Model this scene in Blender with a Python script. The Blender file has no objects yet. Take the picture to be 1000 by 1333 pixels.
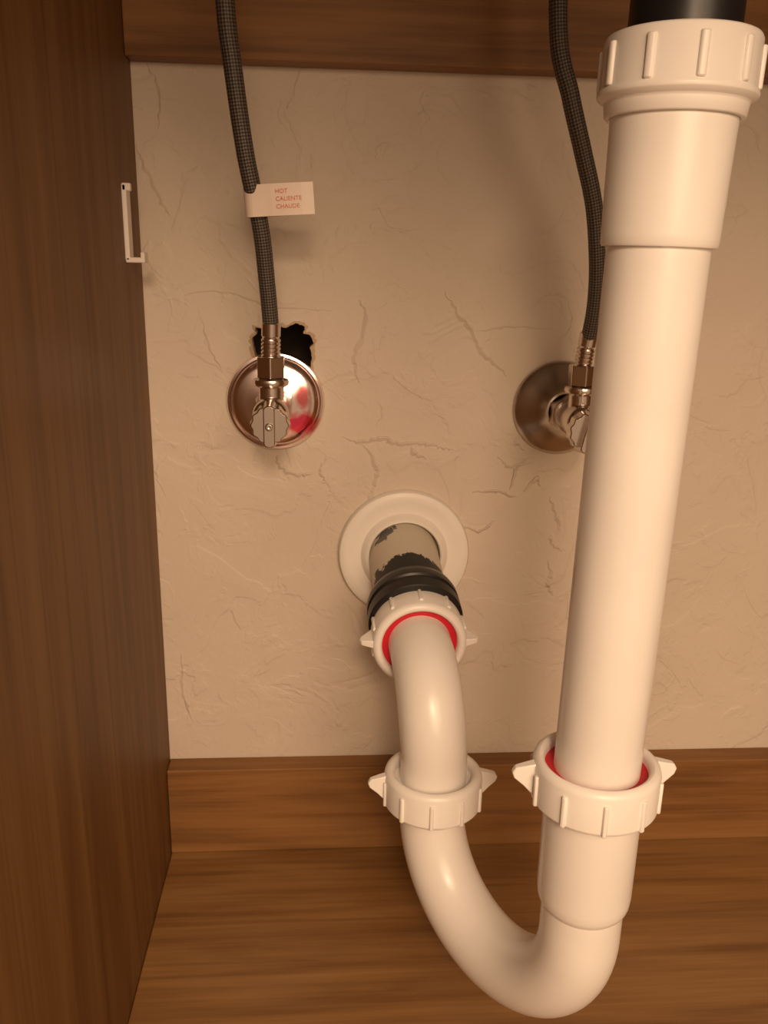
import bpy, math, random
from mathutils import Matrix, Vector
random.seed(7)
S=bpy.context.scene
S.view_settings.view_transform='Standard'
S.view_settings.look='None'
COL=bpy.context.collection
mm=0.001

# ------------------------------------------------------------------ materials
class NT:
    def __init__(s,name):
        s.m=bpy.data.materials.new(name); s.m.use_nodes=True
        s.t=s.m.node_tree; s.b=s.t.nodes['Principled BSDF']
    def n(s,typ,**kw):
        nd=s.t.nodes.new(typ)
        for k,v in kw.items():
            if k.startswith('i_'): nd.inputs[k[2:].replace('_',' ')].default_value=v
            else: setattr(nd,k,v)
        return nd
    def l(s,a,b): s.t.links.new(a,b)
    def coord(s,scale=(1,1,1),kind='Object',rot=(0,0,0)):
        tc=s.n('ShaderNodeTexCoord'); mp=s.n('ShaderNodeMapping')
        mp.inputs['Scale'].default_value=scale; mp.inputs['Rotation'].default_value=rot
        s.l(tc.outputs[kind],mp.inputs['Vector']); return mp.outputs['Vector']
    def noise(s,vec,scale,detail=4,dist=0,rough=.5):
        nd=s.n('ShaderNodeTexNoise'); nd.inputs['Scale'].default_value=scale; nd.inputs['Detail'].default_value=detail
        nd.inputs['Distortion'].default_value=dist; nd.inputs['Roughness'].default_value=rough
        s.l(vec,nd.inputs['Vector']); return nd.outputs['Fac']
    def ramp(s,fac,stops):
        nd=s.n('ShaderNodeValToRGB'); cr=nd.color_ramp
        while len(cr.elements)<len(stops): cr.elements.new(.5)
        for e,(p,c) in zip(cr.elements,stops):
            e.position=p; e.color=c if len(c)==4 else (*c,1)
        s.l(fac,nd.inputs['Fac']); return nd.outputs['Color']
    def mix(s,fac,a,b,mode='MIX'):
        nd=s.n('ShaderNodeMix',data_type='RGBA',blend_type=mode)
        for sock,v in ((nd.inputs[0],fac),(nd.inputs[6],a),(nd.inputs[7],b)):
            if isinstance(v,(int,float)): sock.default_value=v
            elif isinstance(v,tuple): sock.default_value=(*v,1) if len(v)==3 else v
            else: s.l(v,sock)
        return nd.outputs[2]
    def math(s,op,a,b=None):
        nd=s.n('ShaderNodeMath',operation=op)
        for i,v in enumerate((a,b)):
            if v is None: continue
            if isinstance(v,(int,float)): nd.inputs[i].default_value=v
            else: s.l(v,nd.inputs[i])
        return nd.outputs[0]
    def bump(s,h,strength,dist,prev=None):
        nd=s.n('ShaderNodeBump'); nd.inputs['Strength'].default_value=strength; nd.inputs['Distance'].default_value=dist
        s.l(h,nd.inputs['Height'])
        if prev: s.l(prev,nd.inputs['Normal'])
        return nd.outputs['Normal']
    def base(s,c):
        if isinstance(c,tuple): s.b.inputs['Base Color'].default_value=(*c,1)
        else: s.l(c,s.b.inputs['Base Color'])
    def set(s,**kw):
        for k,v in kw.items():
            s.b.inputs[k.replace('_',' ')].default_value=v
        return s

def wood(name,along,c0,c1,c2,rough=.38,spec=.3):
    w=NT(name)
    sc=[1,1,1]; sc['xyz'.index(along)]=.10
    v=w.coord(tuple(sc))
    sc2=[1,1,1]; sc2['xyz'.index(along)]=.03
    v2=w.coord(tuple(sc2))
    big=w.noise(v,9,2,1.2,.5)
    rings=w.math('FRACT',w.math('MULTIPLY',big,6.0))
    rings=w.math('ABSOLUTE',w.math('SUBTRACT',rings,.5))
    med=w.noise(v,52,5,.6,.55)
    fine=w.noise(v2,420,4,0,.6)
    a=w.math('ADD',w.math('MULTIPLY',rings,.32),w.math('MULTIPLY',med,.70))
    a=w.math('ADD',a,w.math('MULTIPLY',w.math('SUBTRACT',fine,.5),.38))
    col=w.ramp(a,[(.20,c0),(.46,c1),(.74,c2)])
    streak=w.ramp(w.noise(v2,150,3,0,.5),[(.30,(.55,.50,.45)),(.45,(1,1,1))])
    col=w.mix(.5,col,streak,'MULTIPLY')
    w.base(col); w.set(Roughness=rough)
    w.b.inputs['Specular IOR Level'].default_value=spec
    w.l(w.bump(fine,.10,.0005),w.b.inputs['Normal'])
    return w.m
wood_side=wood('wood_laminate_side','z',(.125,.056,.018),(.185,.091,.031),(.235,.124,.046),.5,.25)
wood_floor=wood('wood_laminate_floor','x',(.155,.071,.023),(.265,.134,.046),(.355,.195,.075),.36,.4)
wood_rail=wood('wood_laminate_rail','x',(.145,.065,.022),(.255,.122,.043),(.32,.165,.063),.45,.2)

def plaster():
    w=NT('plaster_wall'); v=w.coord()
    blot=w.noise(v,6,3,.3)
    w.base(w.ramp(blot,[(.3,(.61,.52,.43)),(.7,(.67,.58,.487))])); w.set(Roughness=.6)
    n1=w.noise(v,17,4,.9,.5)
    k1=w.ramp(n1,[(.50,(0,0,0)),(.525,(1,1,1))])
    n2=w.noise(v,38,5,1.2,.55)
    k2=w.ramp(n2,[(.56,(0,0,0)),(.60,(1,1,1))])
    n3=w.noise(v,240,4,0,.6)
    b=w.bump(k1,.36,.0008)
    b=w.bump(k2,.28,.0007,b)
    b=w.bump(n1,.35,.005,b)
    b=w.bump(n3,.28,.0009,b)
    w.l(b,w.b.inputs['Normal']); return w.m
wall_m=plaster()

def plastic(name,c,rough=.3,sss=.0,coat=0):
    w=NT(name); v=w.coord()
    n=w.noise(v,30,3)
    c2=tuple(x*.96 for x in c)
    w.base(w.ramp(n,[(.35,c2),(.65,c)])); w.set(Roughness=rough)
    w.l(w.bump(w.noise(v,160,3),.05,.0006),w.b.inputs['Normal'])
    return w.m
pvc=plastic('white_pvc',(.89,.85,.815),.28)
pvc_nut=plastic('white_nut_plastic',(.91,.87,.835),.36)
pvc_flange=plastic('cream_plastic',(.87,.82,.755),.42)
red_m=plastic('red_washer_rubber',(.60,.015,.035),.4)
black_m=plastic('black_rubber',(.012,.011,.012),.38)
white_clip=plastic('white_clip_plastic',(.84,.77,.72),.4)
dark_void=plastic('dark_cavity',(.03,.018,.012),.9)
paper_edge=plastic('torn_drywall_paper',(.50,.37,.25),.9)
stone=plastic('stone_top',(.35,.3,.26),.6)

def metal(name,c,rough,painted_refl=False,brush=False):
    w=NT(name); v=w.coord()
    if painted_refl:
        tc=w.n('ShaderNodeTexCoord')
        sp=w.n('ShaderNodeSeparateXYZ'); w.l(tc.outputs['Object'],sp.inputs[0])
        # pink-red reflection painted into the plate's base colour, towards the lower right
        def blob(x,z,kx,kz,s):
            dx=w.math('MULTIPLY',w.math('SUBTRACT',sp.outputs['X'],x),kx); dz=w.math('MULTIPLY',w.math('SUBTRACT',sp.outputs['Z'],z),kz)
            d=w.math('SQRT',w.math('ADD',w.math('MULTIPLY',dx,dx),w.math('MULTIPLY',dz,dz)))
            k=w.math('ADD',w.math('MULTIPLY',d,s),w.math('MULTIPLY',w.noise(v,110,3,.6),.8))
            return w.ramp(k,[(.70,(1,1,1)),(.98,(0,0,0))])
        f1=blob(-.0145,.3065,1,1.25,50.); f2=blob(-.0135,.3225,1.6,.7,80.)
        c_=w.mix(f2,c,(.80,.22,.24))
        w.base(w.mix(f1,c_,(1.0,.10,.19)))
    else:
        w.base(c)
    w.set(Metallic=1.0,Roughness=rough)
    if brush:
        w.l(w.bump(w.noise(w.coord((1,1,1)),300,2),.05,.0003),w.b.inputs['Normal'])
    return w.m
chrome=metal('polished_chrome_painted_reflection',(1.0,.86,.84),.17,painted_refl=True)
chrome_v=metal('valve_chrome',(.74,.67,.62),.2)
steel=metal('brushed_steel',(.62,.56,.50),.28,brush=True)

def braid():
    w=NT('braided_steel_hose')
    tc=w.n('ShaderNodeTexCoord'); sp=w.n('ShaderNodeSeparateXYZ'); w.l(tc.outputs['UV'],sp.inputs[0])
    u=w.math('MULTIPLY',sp.outputs['X'],2*math.pi*9); vv=w.math('MULTIPLY',sp.outputs['Y'],2100.)
    a=w.math('SINE',w.math('ADD',u,vv)); b=w.math('SINE',w.math('SUBTRACT',u,vv))
    p=w.math('MULTIPLY',a,b)
    f=w.math('MULTIPLY',w.math('ADD',p,1.),.5)
    w.base(w.ramp(f,[(.2,(.034,.028,.024)),(.6,(.105,.088,.075)),(.95,(.20,.172,.15))]))
    w.set(Metallic=.3,Roughness=.5)
    w.l(w.bump(f,.5,.0006),w.b.inputs['Normal']); return w.m
braid_m=braid()

def stub():
    w=NT('painted_stub_pipe')
    tc=w.n('ShaderNodeTexCoord'); sp=w.n('ShaderNodeSeparateXYZ'); w.l(tc.outputs['Object'],sp.inputs[0])
    v=w.coord(); n=w.noise(v,110,5,.3,.65)
    k=w.math('ADD',w.math('MULTIPLY',sp.outputs['Y'],-16.),w.math('MULTIPLY',n,.35))
    f=w.ramp(k,[(.80,(0,0,0)),(.81,(1,1,1))])
    dx=w.math('SUBTRACT',sp.outputs['X'],.038); dy=w.math('SUBTRACT',sp.outputs['Y'],-.012)
    d=w.math('SQRT',w.math('ADD',w.math('MULTIPLY',dx,dx),w.math('MULTIPLY',dy,dy)))
    g=w.ramp(w.math('ADD',w.math('MULTIPLY',d,48.),w.math('MULTIPLY',w.noise(v,170,5,.6,.6),.9)),[(.68,(1,1,1)),(.73,(0,0,0))])
    c=w.mix(g,(.60,.53,.44),(.13,.125,.12))
    w.base(w.mix(f,c,(.015,.015,.016))); w.set(Roughness=.5); return w.m
stub_m=stub()
def label():
    w=NT('paper_tag'); w.base(w.ramp(w.noise(w.coord(),60,3),[(.3,(.78,.64,.56)),(.7,(.86,.73,.65))])); w.set(Roughness=.4); return w.m
tag_m=label()
ink=NT('red_ink'); ink.base((.68,.20,.12)); ink.set(Roughness=.6); ink_m=ink.m

# ------------------------------------------------------------------ geometry helpers
def mesh(name,geo,mat,parent=None,smooth=True,angle=35,uv=None):
    vs,fs=geo
    m=bpy.data.meshes.new(name); m.from_pydata([tuple(v) for v in vs],[],fs); m.update()
    if uv:
        ul=m.uv_layers.new(name='UVMap')
        for p in m.polygons:
            for li,vi in zip(p.loop_indices,p.vertices): ul.data[li].uv=uv[vi]
    o=bpy.data.objects.new(name,m); COL.objects.link(o); m.materials.append(mat)
    if smooth:
        for p in m.polygons: p.use_smooth=True
        m.set_sharp_from_angle(angle=math.radians(angle))
    if parent: o.parent=parent
    return o
def empty(name):
    o=bpy.data.objects.new(name,None); o.empty_display_size=.02; COL.objects.link(o); return o
def join(*gs):
    V=[];F=[]
    for vs,fs in gs:
        k=len(V); V+=list(vs); F+=[tuple(i+k for i in f) for f in fs]
    return V,F
def xf(g,M): return [M@Vector(v) for v in g[0]],g[1]
def frame(o,axis,up=(0,0,1)):
    z=Vector(axis).normalized(); u=Vector(up)
    if abs(u.normalized().dot(z))>.97: u=Vector((0,1,0))
    x=u.cross(z).normalized(); y=z.cross(x)
    return Matrix.Translation(Vector(o))@Matrix((x,y,z)).transposed().to_4x4()
def g_box(x0,x1,y0,y1,z0,z1):
    v=[(x,y,z) for x in (x0,x1) for y in (y0,y1) for z in (z0,z1)]
    return v,[(0,1,3,2),(4,6,7,5),(0,4,5,1),(2,3,7,6),(0,2,6,4),(1,5,7,3)]
def g_lathe(prof,seg=72,closed=False,cap=True):
    V=[];F=[];n=len(prof)
    for r,h in prof:
        for i in range(seg):
            a=2*math.pi*i/seg; V.append((r*math.cos(a),r*math.sin(a),h))
    rng=n if closed else n-1
    for j in range(rng):
        k=(j+1)%n
        for i in range(seg):
            i2=(i+1)%seg; F.append((j*seg+i,j*seg+i2,k*seg+i2,k*seg+i))
    if cap and not closed:
        if prof[0][0]>1e-6: F.append(tuple(reversed(range(seg))))
        if prof[-1][0]>1e-6: F.append(tuple((n-1)*seg+i for i in range(seg)))
    return V,F
def g_poly(pts,h0,h1,taper=1.0):
    n=len(pts); V=[(x,y,h0) for x,y in pts]+[(x*taper,y*taper,h1) for x,y in pts]
    F=[tuple(reversed(range(n))),tuple(range(n,2*n))]+[(i,(i+1)%n,n+(i+1)%n,n+i) for i in range(n)]
    return V,F
def cat(pts,k=10):
    P=[Vector(p) for p in pts]; P=[P[0]*2-P[1]]+P+[P[-1]*2-P[-2]]; out=[]
    for i in range(1,len(P)-2):
        for j in range(k):
            t=j/k; a,b,c,d=P[i-1:i+3]
            out.append(.5*((2*b)+(c-a)*t+(2*a-5*b+4*c-d)*t*t+(3*b-a-3*c+d)*t**3))
    out.append(P[-2]); return out
def g_sweep(pts,rad,seg=48,cap=True):
    P=[Vector(p) for p in pts]; n=len(P); V=[];F=[];UV=[]
    R=rad if isinstance(rad,list) else [rad]*n
    t=(P[1]-P[0]).normalized(); ref=Vector((1,0,0)) if abs(t.x)<.8 else Vector((0,1,0))
    x=(ref-t*ref.dot(t)).normalized(); L=0
    for i in range(n):
        tt=(P[min(i+1,n-1)]-P[max(i-1,0)]).normalized()
        x=(x-tt*x.dot(tt)).normalized(); y=tt.cross(x)
        if i: L+=(P[i]-P[i-1]).length
        for j in range(seg):
            a=2*math.pi*j/seg; V.append(P[i]+(x*math.cos(a)+y*math.sin(a))*R[i]); UV.append((j/seg,L))
    for i in range(n-1):
        for j in range(seg):
            k=(j+1)%seg; F.append((i*seg+j,i*seg+k,(i+1)*seg+k,(i+1)*seg+j))
    if cap: F.append(tuple(reversed(range(seg)))); F.append(tuple((n-1)*seg+j for j in range(seg)))
    return V,F,UV
def bevel(o,w,s=2):
    b=o.modifiers.new('bevel','BEVEL'); b.width=w; b.segments=s; b.limit_method='ANGLE'; b.angle_limit=math.radians(40); return o
def board(name,b,mat,w=.0008):
    return bevel(mesh(name,g_box(*b),mat,smooth=False),w)

# ------------------------------------------------------------------ room shell / cabinet
XL=-.106
def rough_poly(pts,sub,amp):
    out=[]
    n=len(pts)
    for i in range(n):
        a=Vector(pts[i]); b=Vector(pts[(i+1)%n])
        for j in range(sub):
            p=a.lerp(b,j/sub)
            if j: p+=Vector((random.uniform(-amp,amp),random.uniform(-amp,amp)))
            out.append((p.x,p.y))
    return out
hole=rough_poly([(-.0430,.350),(-.0440,.3560),(-.0410,.3595),(-.0420,.3632),(-.034,.3625),(-.0285,.3652),(-.0235,.3632),(-.0175,.3660),(-.0120,.3640),(-.0128,.3600),(-.0088,.3590),(-.0065,.3540),(-.0088,.3510),(-.0075,.345),(-.0085,.335),(-.025,.333),(-.039,.337)],4,.0005)
import bmesh
bm=bmesh.new()
outer=[bm.verts.new((x,0,z)) for x,z in ((-.16,-.03),(.66,-.03),(.66,.66),(-.16,.66))]
inner=[bm.verts.new((x,0,z)) for x,z in hole]
edges=[bm.edges.new((outer[i],outer[(i+1)%4])) for i in range(4)]
ie=[bm.edges.new((inner[i],inner[(i+1)%len(inner)])) for i in range(len(inner))]
bmesh.ops.triangle_fill(bm,use_beauty=True,use_dissolve=False,edges=edges+ie,normal=(0,-1,0))
def inside(p):
    c=False; n=len(hole)
    for i in range(n):
        x1,z1=hole[i]; x2,z2=hole[(i+1)%n]
        if (z1>p.z)!=(z2>p.z) and p.x<(x2-x1)*(p.z-z1)/(z2-z1)+x1: c=not c
    return c
for f in [f for f in bm.faces if inside(f.calc_center_median())]: bm.faces.remove(f)
back=[bm.verts.new((v.co.x,.013,v.co.z)) for v in inner]
for i in range(len(inner)):
    k=(i+1)%len(inner); bm.faces.new((inner[i],inner[k],back[k],back[i]))
bmesh.ops.recalc_face_normals(bm,faces=bm.faces)
# plaster ridges (real relief left by the trowel)
def ridge(pts,w=.0009,h=.0013,jit=.0008):
    P=cat([(x,0,z) for x,z in pts],6)
    P=[p+Vector((random.uniform(-jit,jit),0,random.uniform(-jit,jit))) for p in P]
    n=len(P); prev=None
    for i,p in enumerate(P):
        t=(P[min(i+1,n-1)]-P[max(i-1,0)]).normalized(); s=Vector((t.z,0,-t.x))
        k=math.sin(math.pi*min(max(i/(n-1),.04),.96))**.5*random.uniform(.65,1.2)
        ring=[bm.verts.new(p+s*w*3.4*k+Vector((0,.0001,0))),bm.verts.new(p+s*w*.3*k+Vector((0,-h*k,0))),bm.verts.new(p-s*w*.5*k+Vector((0,-h*.9*k,0))),bm.verts.new(p-s*w*.7*k+Vector((0,.0001,0)))]
        if prev:
            for j in range(3): bm.faces.new((prev[j],prev[j+1],ring[j+1],ring[j]))
        prev=ring
ridge([(.021,.380),(.025,.372),(.024,.358),(.019,.346),(.021,.331)])
ridge([(.072,.386),(.080,.374),(.089,.364),(.095,.352),(.104,.344),(.113,.336)])
ridge([(.010,.297),(.022,.294),(.036,.297),(.046,.293),(.060,.294),(.072,.291),(.081,.289)])
ridge([(.022,.294),(.030,.285),(.034,.275),(.031,.262),(.027,.256)])
ridge([(.060,.294),(.056,.288),(.064,.284)])
ridge([(-.105,.462),(-.098,.446),(-.094,.436),(-.088,.424)],h=.0009)
ridge([(-.098,.504),(-.090,.490),(-.093,.470)],w=.0006,h=.0007)
ridge([(.128,.262),(.136,.272),(.139,.266)])
ridge([(.145,.259),(.150,.248),(.154,.236),(.149,.228),(.156,.222)])
ridge([(.147,.215),(.151,.205),(.149,.197),(.153,.190)])
ridge([(-.03,.285),(-.027,.278),(-.018,.273),(-.008,.274)])
ridge([(.095,.262),(.112,.262),(.124,.258)],w=.0006)
ridge([(.130,.306),(.122,.296),(.126,.290)])
ridge([(.086,.240),(.100,.236),(.110,.243)],w=.0006)
ridge([(.118,.262),(.121,.276),(.128,.283)],w=.0006)
ridge([(.004,.286),(-.002,.276),(.001,.268)],w=.0006,h=.0009)
ridge([(.110,.285),(.118,.279),(.132,.281)],w=.0006,h=.0009)
ridge([(-.083,.381),(-.060,.384),(-.030,.376),(.005,.374)],w=.0005,h=.0006)
ridge([(-.074,.372),(-.068,.350),(-.062,.338)],w=.0005,h=.0006)
ridge([(.090,.362),(.115,.366),(.145,.364)],w=.0005,h=.0006)
ridge([(.180,.400),(.200,.402),(.225,.399)],w=.0005,h=.0005)
ridge([(-.095,.150),(-.094,.120),(-.090,.100)],w=.0006,h=.0008)
ridge([(.19,.30),(.205,.285),(.203,.27)],w=.0005,h=.0005)
for i in range(75):
    x=random.uniform(-.10,.30); z=random.uniform(.09,.50); a=random.uniform(0,6.28); L=random.uniform(.006,.016)
    if -.06<x<.01 and .32<z<.38: continue
    ridge([(x,z),(x+L*math.cos(a),z+L*math.sin(a)),(x+2*L*math.cos(a+.5),z+2*L*math.sin(a+.5))],w=random.uniform(.0003,.0007),h=random.uniform(.0002,.0004))
wm=bpy.data.meshes.new('wall_back'); bm.to_mesh(wm); bm.free(); wm.materials.append(wall_m)
wall=bpy.data.objects.new('wall_back',wm); COL.objects.link(wall)
cx,cz=-.025,.35
V=[];F=[]
n=len(hole)
for x,z in hole:
    d=Vector((x-cx,z-cz)).normalized(); r=random.uniform(.0006,.0026)
    V+=[(x-d.x*.0006,.003,z-d.y*.0006),(x-d.x*.0002,-.0007,z-d.y*.0002),(x+d.x*r,-.0002,z+d.y*r)]
for i in range(n):
    k=(i+1)%n
    F+=[(i*3,k*3,k*3+1,i*3+1),(i*3+1,k*3+1,k*3+2,i*3+2)]
mesh('torn_paper',(V,F),paper_edge,wall,smooth=False)
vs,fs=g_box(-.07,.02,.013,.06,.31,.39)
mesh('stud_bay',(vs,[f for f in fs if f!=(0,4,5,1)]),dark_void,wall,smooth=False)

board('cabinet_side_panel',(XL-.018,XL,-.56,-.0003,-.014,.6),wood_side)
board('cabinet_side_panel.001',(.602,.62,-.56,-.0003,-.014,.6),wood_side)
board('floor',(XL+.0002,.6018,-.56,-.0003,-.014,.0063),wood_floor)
board('cabinet_back_rail',(XL+.0002,.6018,-.0158,-.0004,.0065,.0712),wood_rail,.0007)
board('cabinet_back_rail.001',(XL+.0002,.6018,-.0158,-.0004,.5040,.5998),wood_rail,.0007)
board('countertop',(-.16,.66,-.585,-.0003,.6002,.63),stone)

# ------------------------------------------------------------------ nuts
def g_nut(r,rin,h,ribs=10,earang=None,earlen=.009,phase=0,ribw=.0022,ribh=.0011,tube=.0178):
    g=[g_lathe([(r-.0012,0),(r,.0012),(r,h-.0030),(r-.0005,h-.0014),(r-.0018,h-.0003),(r-.0028,h),(rin+.0020,h),(rin+.0006,h-.0010),(rin,h-.0025),(rin-.0002,h-.009),(tube-.001,h-.010),(tube-.001,0)],80,closed=True)]
    for i in range(ribs):
        a=phase+2*math.pi*i/ribs
        pts=[(r-.001,-ribw/2),(r+ribh*.7,-ribw/2),(r+ribh,-ribw/4),(r+ribh,ribw/4),(r+ribh*.7,ribw/2),(r-.001,ribw/2)]
        q=g_poly(pts,.0006,h-.005); g.append(xf(q,Matrix.Rotation(a,4,'Z')))
    if earang is not None:
        for a in earang:
            L=earlen; prof=[(r-.002,h*.05),(r+L*.45,h*.38),(r+L*.9,h*.55),(r+L,h*.68),(r+L*.85,h*.80),(r+L*.35,h*.86),(r-.002,h*.93)]
            t=.0024; n=len(prof)
            V=[(x,-t,z) for x,z in prof]+[(x,t,z) for x,z in prof]
            V=[(x,y*(1-.45*max(0,(x-r)/L)),z) for x,y,z in V]
            F=[tuple(range(n)),tuple(reversed(range(n,2*n)))]+[(i,n+i,n+(i+1)%n,(i+1)%n) for i in range(n)]
            g.append(xf((V,F),Matrix.Rotation(a,4,'Z')))
    return join(*g)
def nut(name,o,axis,up,parent,**kw):
    ob=mesh(name,xf(g_nut(**kw),frame(o,axis,up)),pvc_nut,parent,angle=40)
    return bevel(ob,.0005,2)
def washer(name,o,axis,r0,r1,h,parent,mat=red_m):
    return mesh(name,xf(g_lathe([(r0,0),(r1,0),(r1,h),(r0,h)],64,closed=True),frame(o,axis)),mat,parent)

trap=empty('sink_drain_trap')
A=Vector((.058,-.128,0)); B=Vector((.1128,-.220,0))
W0=Vector((.050,.004,.2235)); WC=Vector((.0533,-.0780,.1985)); ax=(WC-W0).normalized()
mesh('wall_flange',xf(g_lathe([(.0421,0),(.0424,.0040),(.0414,.0062),(.0392,.0074),(.035,.0070),(.031,.0062),(.028,.0066),(.0262,.0090),(.0250,.0108),(.0236,.0115),(.0228,.0105),(.0228,0)],96,closed=True),frame((.0510,-.0002,.2210),(0,-1,0))),pvc_flange,trap)
def along(s): return W0+ax*s
mesh('wall_stub_pipe',xf(g_lathe([(.0222,0),(.0222,.062)],64),frame(W0,ax)),stub_m,trap)
mesh('rubber_coupling',xf(g_lathe([(.0224,.0530),(.0236,.0535),(.0262,.0560),(.0274,.0600),(.0276,.0645),(.0266,.0655),(.0266,.0675),(.0277,.0685),(.0277,.0755),(.026,.0765)],72),frame(W0,ax)),black_m,trap)
# the nut and trap arm sit flatter than the stub (rubber coupling flexes)
N1=Vector((.0535,-.0890,.1955)); t_=math.radians(6.5); axn=Vector((.02,-math.cos(t_),-math.sin(t_))).normalized()
def al2(s): return N1+axn*s
nut('slip_nut_wall',al2(-.019),axn,(0,0,1),trap,r=.0268,rin=.0214,h=.019,ribs=10,earang=(.02,math.pi-.02),phase=math.radians(18),earlen=.0072)
washer('red_washer_wall',al2(-.0085),axn,.0172,.0215,.0045,trap)
pts=[al2(-.016),al2(-.008),al2(-.001)]
R=.044
phi0=math.atan2(-axn.z,-axn.y); s=al2(.001)
y0,z0=s.y,s.z
ye=y0-R*(1-math.sin(phi0))
for i in range(0,21):
    ph=phi0+(math.pi/2-phi0)*i/20
    t=i/20
    pts.append(Vector((s.x+(A.x-s.x)*t, y0-(math.sin(ph)-math.sin(phi0))*R*(s.y-A.y)/(s.y-ye), z0-(math.cos(phi0)-math.cos(ph))*R)))
zend=pts[-1].z
for z in (zend-.006,zend-.012,.132,.125): pts.append(Vector((A.x,A.y,z)))
V,F,UV=g_sweep(pts,.0177,64); mesh('trap_arm_elbow',(V,F),pvc,trap,angle=60)
C=(A+B)/2; d=(B-A)/2; RR=d.length; dn=d.normalized(); zc=.1195
pts=[Vector((A.x,A.y,z)) for z in (.1395,.130,.124)]
for i in range(0,41):
    a=math.pi*i/40; p=C-dn*RR*math.cos(a); p.z=zc-RR*math.sin(a); pts.append(p)
pts+= [Vector((B.x,B.y,z)) for z in (.125,.135,.150)]
V,F,UV=g_sweep(pts,.0176,64); mesh('u_bend',(V,F),pvc,trap,angle=60)
mesh('u_bend_inlet_hub',xf(g_lathe([(.0174,.1350),(.0190,.1370),(.0197,.1390),(.0201,.143),(.0203,.200),(.0184,.2005)],72,cap=False),frame((B.x,B.y,0),(0,0,1))),pvc,trap)
mesh('u_bend_outlet_hub',xf(g_lathe([(.0176,.117),(.0202,.120),(.0206,.123),(.0206,.130)],72,cap=False),frame((A.x,A.y,0),(0,0,1))),pvc,trap)
nut('slip_nut_arm',(A.x,A.y,.1230),(0,0,1),(0,1,0),trap,r=.0262,rin=.0205,h=.0195,ribs=10,earang=(math.radians(3),math.radians(183)),phase=math.radians(10))
washer('washer_arm',(A.x,A.y,.134),(0,0,1),.0172,.0206,.003,trap,pvc)
nut('slip_nut_inlet',(B.x,B.y,.1870),(0,0,1),(0,1,0),trap,r=.0262,rin=.0212,h=.0195,ribs=10,earang=(math.radians(3),math.radians(178)),phase=math.radians(10))
washer('red_washer_inlet',(B.x,B.y,.1985),(0,0,1),.0172,.0213,.0035,trap)

tail=empty('sink_tailpiece')
tax=Vector((.0042,0,.30)).normalized()
def tf(): return frame(Vector((B.x,B.y,.185))-tax*.185,tax,(0,1,0))
mesh('lower_tube',xf(g_lathe([(.0170,.170),(.0176,.175),(.0177,.420)],72),tf()),pvc,tail)
mesh('slip_socket',xf(g_lathe([(.0176,.4090),(.0194,.4092),(.0199,.4100),(.0200,.413),(.0207,.445),(.0211,.455),(.0211,.462)],72,cap=False),tf()),pvc,tail)
g=g_lathe([(.0210,.4500),(.0222,.4497),(.0229,.4505),(.0234,.4545),(.0257,.4560),(.0261,.4568),(.0258,.4580),(.0252,.4587),(.0250,.4730),(.0243,.4745),(.0205,.4750),(.018,.4745)],80,cap=False)
gs=[g]
for i in range(10):
    a=math.radians(12)+2*math.pi*i/10
    gs.append(xf(g_poly([(.024,-.0015),(.0258,-.0015),(.0263,-.0007),(.0263,.0007),(.0258,.0015),(.024,.0015)],.4585,.4715),Matrix.Rotation(a,4,'Z')))
bevel(mesh('tailpiece_slip_nut',xf(join(*gs),tf()),pvc_nut,tail,angle=40),.0005)
mesh('black_tail_tube',xf(g_lathe([(.0180,.455),(.0180,.5996)],64),tf()),black_m,tail)

# ------------------------------------------------------------------ valves
def rr(w,h,r,k=5):
    out=[]
    for cx,cy,a0 in ((w-r,h-r,0),(-w+r,h-r,90),(-w+r,-h+r,180),(w-r,-h+r,270)):
        for i in range(k+1):
            a=math.radians(a0+90*i/k); out.append((cx+r*math.cos(a),cy+r*math.sin(a)))
    return out
def hexa(r): return [(r*math.cos(math.pi/3*i+math.pi/6),r*math.sin(math.pi/3*i+math.pi/6)) for i in range(6)]
def valve(x,z,mat_plate,prof,handle_rot,yout):
    v=empty('shutoff_valve')
    mesh('escutcheon_plate',xf(g_lathe(prof,96,closed=True),frame((x,-.0002,z),(0,-1,0))),mat_plate,v)
    zb=z-.0005
    mesh('inlet_stub',xf(g_lathe([(.0078,0),(.0078,.030)],40),frame((x,.002,zb),(0,-1,0))),chrome_v,v)
    mesh('compression_nut',xf(join(g_poly(hexa(.0118),.013,.025),g_lathe([(.0092,.024),(.0092,.030)],40)),frame((x,0,zb),(0,-1,0))),chrome_v,v,smooth=False)
    mesh('valve_body',xf(g_lathe([(.0085,.024),(.0098,.028),(.0104,.033),(.0104,.050),(.0096,.0535),(.0080,.055),(.006,.0555),(.006,.058)],48),frame((x,0,zb),(0,-1,0))),chrome_v,v)
    mesh('valve_outlet',xf(g_lathe([(.0070,0),(.0070,.011),(.0096,.0125),(.0100,.0140),(.0096,.0155),(.0062,.0165),(.0062,.026)],40),frame((x,yout,zb+.004),(0,0,1))),chrome_v,v)
    bevel(mesh('hose_nut',xf(g_poly(hexa(.0084),0,.0115),frame((x,yout,zb+.0205),(0,0,1))),chrome_v,v,smooth=False),.0006)
    M=frame((x,-.0565,zb-.003),(0,-1,0))@Matrix.Rotation(math.radians(handle_rot),4,'Z')
    fl=[]
    for i in range(72):
        a=2*math.pi*i/72; r=.0108*(1+.04*math.cos(12*a)); fl.append((r*math.cos(a),r*math.sin(a)*1.02))
    kn=xf(g_poly(fl,0,.0065,.93),M)
    bar=xf(g_poly(rr(.0036,.0132,.0030),.0005,.0115,.86),M)
    scr=xf(g_lathe([(.0022,.011),(.0022,.0122),(.0012,.0126),(0.0001,.0122)],24),M)
    bevel(mesh('valve_handle',join(kn,bar,scr),chrome_v,v,angle=30),.0006,2)
    return v
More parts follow.
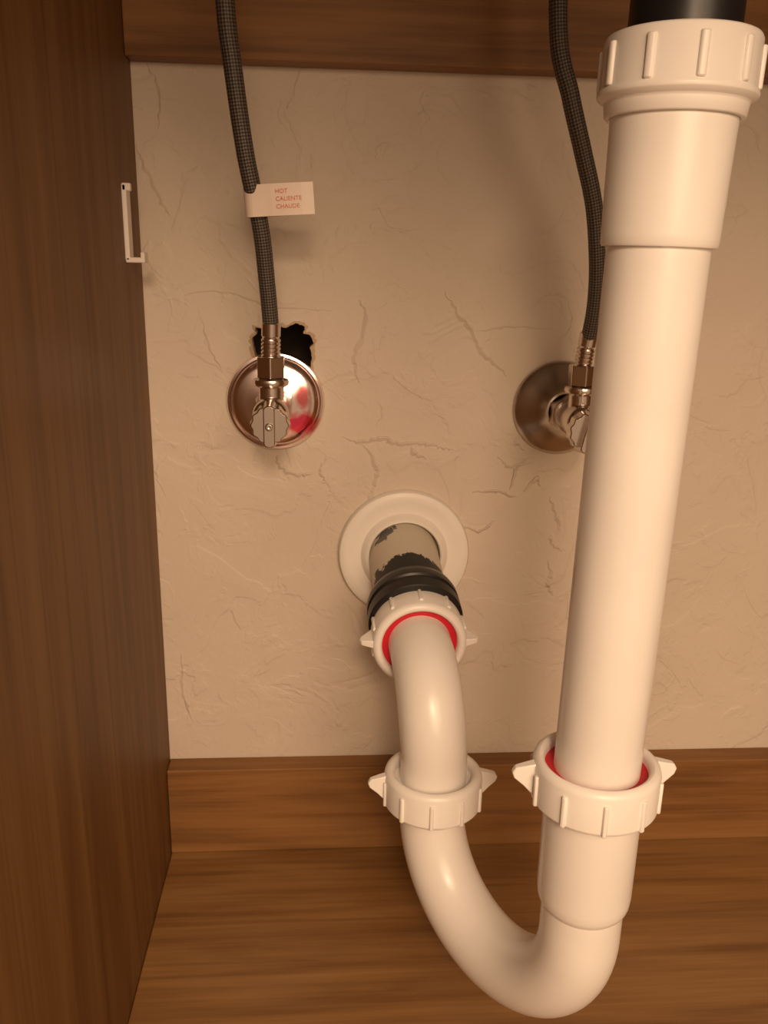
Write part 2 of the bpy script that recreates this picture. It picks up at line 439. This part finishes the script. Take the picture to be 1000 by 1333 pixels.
plateA=[(.0296,0),(.0298,.0022),(.0290,.0036),(.0276,.0040),(.0264,.0034),(.0254,.0046),(.0225,.0060),(.018,.0068),(.013,.0074),(.0088,.0085),(.0082,.0080),(.0082,0)]
plateB=[(.0293,0),(.0295,.0014),(.0288,.0026),(.0270,.0040),(.0235,.0062),(.0195,.0086),(.0160,.0112),(.0135,.0138),(.0122,.0156),(.0110,.0160),(.0105,.0150),(.0105,0)]
YO=-.043
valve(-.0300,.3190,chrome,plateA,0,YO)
valve(.1468,.3165,steel,plateB,-12,YO)

def hose(pts):
    h=empty('braided_supply_hose')
    P=cat(pts,14)
    V,F,UV=g_sweep(P,.0044,40)
    o=mesh('braided_tube',(V,F),braid_m,h,uv=UV,angle=60)
    ul=o.data.uv_layers[0]
    for p in o.data.polygons:
        us=[ul.data[l].uv.x for l in p.loop_indices]
        if len(us)==4 and max(us)-min(us)>.5:
            for l in p.loop_indices:
                if ul.data[l].uv.x<.5: ul.data[l].uv.x+=1
    pr=[(.0046,-.001)]
    for i in range(5): pr+=[(.0046,.0022*i),(.0054,.0022*i+.0005),(.0054,.0022*i+.0014),(.0046,.0022*i+.0019)]
    pr+=[(.0050,.0118),(.0053,.0122),(.0053,.019),(.0047,.0195)]
    d=(Vector(pts[1])-Vector(pts[0])).normalized()
    mesh('crimp_ferrule',xf(g_lathe(pr,32),frame(pts[0],d)),chrome_v,h,angle=25)
    return h
h1=hose([(-.0300,YO,.3497),(-.0295,-.044,.365),(-.0310,-.052,.393),(-.0330,-.060,.418),(-.0390,-.070,.452),(-.0435,-.076,.490),(-.0458,-.080,.518),(-.0480,-.083,.598)])
h2=hose([(.1468,YO,.3472),(.1476,-.045,.360),(.1470,-.054,.380),(.1440,-.062,.402),(.1372,-.070,.431),(.1275,-.076,.456),(.1182,-.080,.480),(.1095,-.080,.512),(.1065,-.080,.598)])
tg=empty('hose_paper_tag')
hx,hy,hz=-.0355,-.0645,.4300
M=Matrix.Translation((hx,hy,hz))@Matrix.Rotation(math.radians(-4),4,'Y')
V=[];F=[]
r=.0049
front=[(.0300,-.0062),(.024,-.0064),(.016,-.0062),(.009,-.0058),(.004,-.0053)]
backp=[(.0035,.0035),(.008,.0005),(.013,-.0035),(.019,-.0056),(.025,-.0060),(.0300,-.0059)]
full=front+[(r*math.cos(math.radians(a)),r*math.sin(math.radians(a))) for a in range(-100,-316,-15)]+backp
for i,(x,y) in enumerate(full):
    z0=-.0076; z1=.0076
    V+=[(x,y,z0),(x,y,z1)]
    if i: k=2*i; F.append((k-2,k,k+1,k-1))
t=mesh('tag_strip',xf((V,F),M),tag_m,tg,smooth=False)
sd=t.modifiers.new('thick','SOLIDIFY'); sd.thickness=.0002; sd.offset=0
for i,tx in enumerate(['HOT','CALIENTE','CHAUDE']):
    cu=bpy.data.curves.new('tag_text','FONT'); cu.body=tx; cu.size=.0029; cu.extrude=.00003; cu.align_x='LEFT'
    to=bpy.data.objects.new('tag_text_%d'%(i+1),cu); COL.objects.link(to); cu.materials.append(ink_m)
    to.matrix_world=M@Matrix.Translation((.0110,-.00665,.0030-.0036*i))@Matrix.Rotation(math.radians(90),4,'X')
    to.parent=tg; to.matrix_parent_inverse=Matrix.Identity(4)

cl=[g_box(XL-.0002,XL+.0024,-.0420,-.0325,.4000,.4385),
    g_box(XL,XL+.0046,-.0420,-.0380,.4350,.4390),
    g_box(XL,XL+.0100,-.0420,-.0325,.3990,.4018),
    g_box(XL+.0078,XL+.0100,-.0420,-.0325,.4010,.4045)]
c=mesh('plastic_cable_clip',join(*cl),white_clip,smooth=False); bevel(c,.0006)

# ------------------------------------------------------------------ light
def area(name,loc,target,size,energy,color):
    l=bpy.data.lights.new(name,'AREA'); l.shape='DISK'; l.size=size; l.energy=energy; l.color=color
    o=bpy.data.objects.new(name,l); COL.objects.link(o); o.location=loc
    o.rotation_euler=(Vector(target)-Vector(loc)).to_track_quat('-Z','Y').to_euler(); return o
area('room_lamp',(.25,-1.25,.78),(.10,-.1,.25),.85,11.5,(1,.695,.435))
area('room_lamp.001',(.03,-1.10,.78),(.08,-.1,.22),.16,3.6,(1,.71,.46))
W=bpy.data.worlds.new('World'); S.world=W; W.use_nodes=True
bg=W.node_tree.nodes['Background']; bg.inputs[0].default_value=(1,.62,.37,1); bg.inputs[1].default_value=.42

# ------------------------------------------------------------------ camera
f=1113.
cd=bpy.data.cameras.new('camera'); c=bpy.data.objects.new('camera',cd); COL.objects.link(c)
c.matrix_world=Matrix.Translation((0,-.525,.403))@Matrix.Rotation(-math.radians(4.1245),4,'Z')@Matrix.Rotation(math.radians(90-16.4097),4,'X')@Matrix.Rotation(math.radians(1.1978),4,'Z')
cd.sensor_fit='VERTICAL'; cd.sensor_height=36; cd.lens=36*f/1333; cd.clip_start=.01
S.camera=c
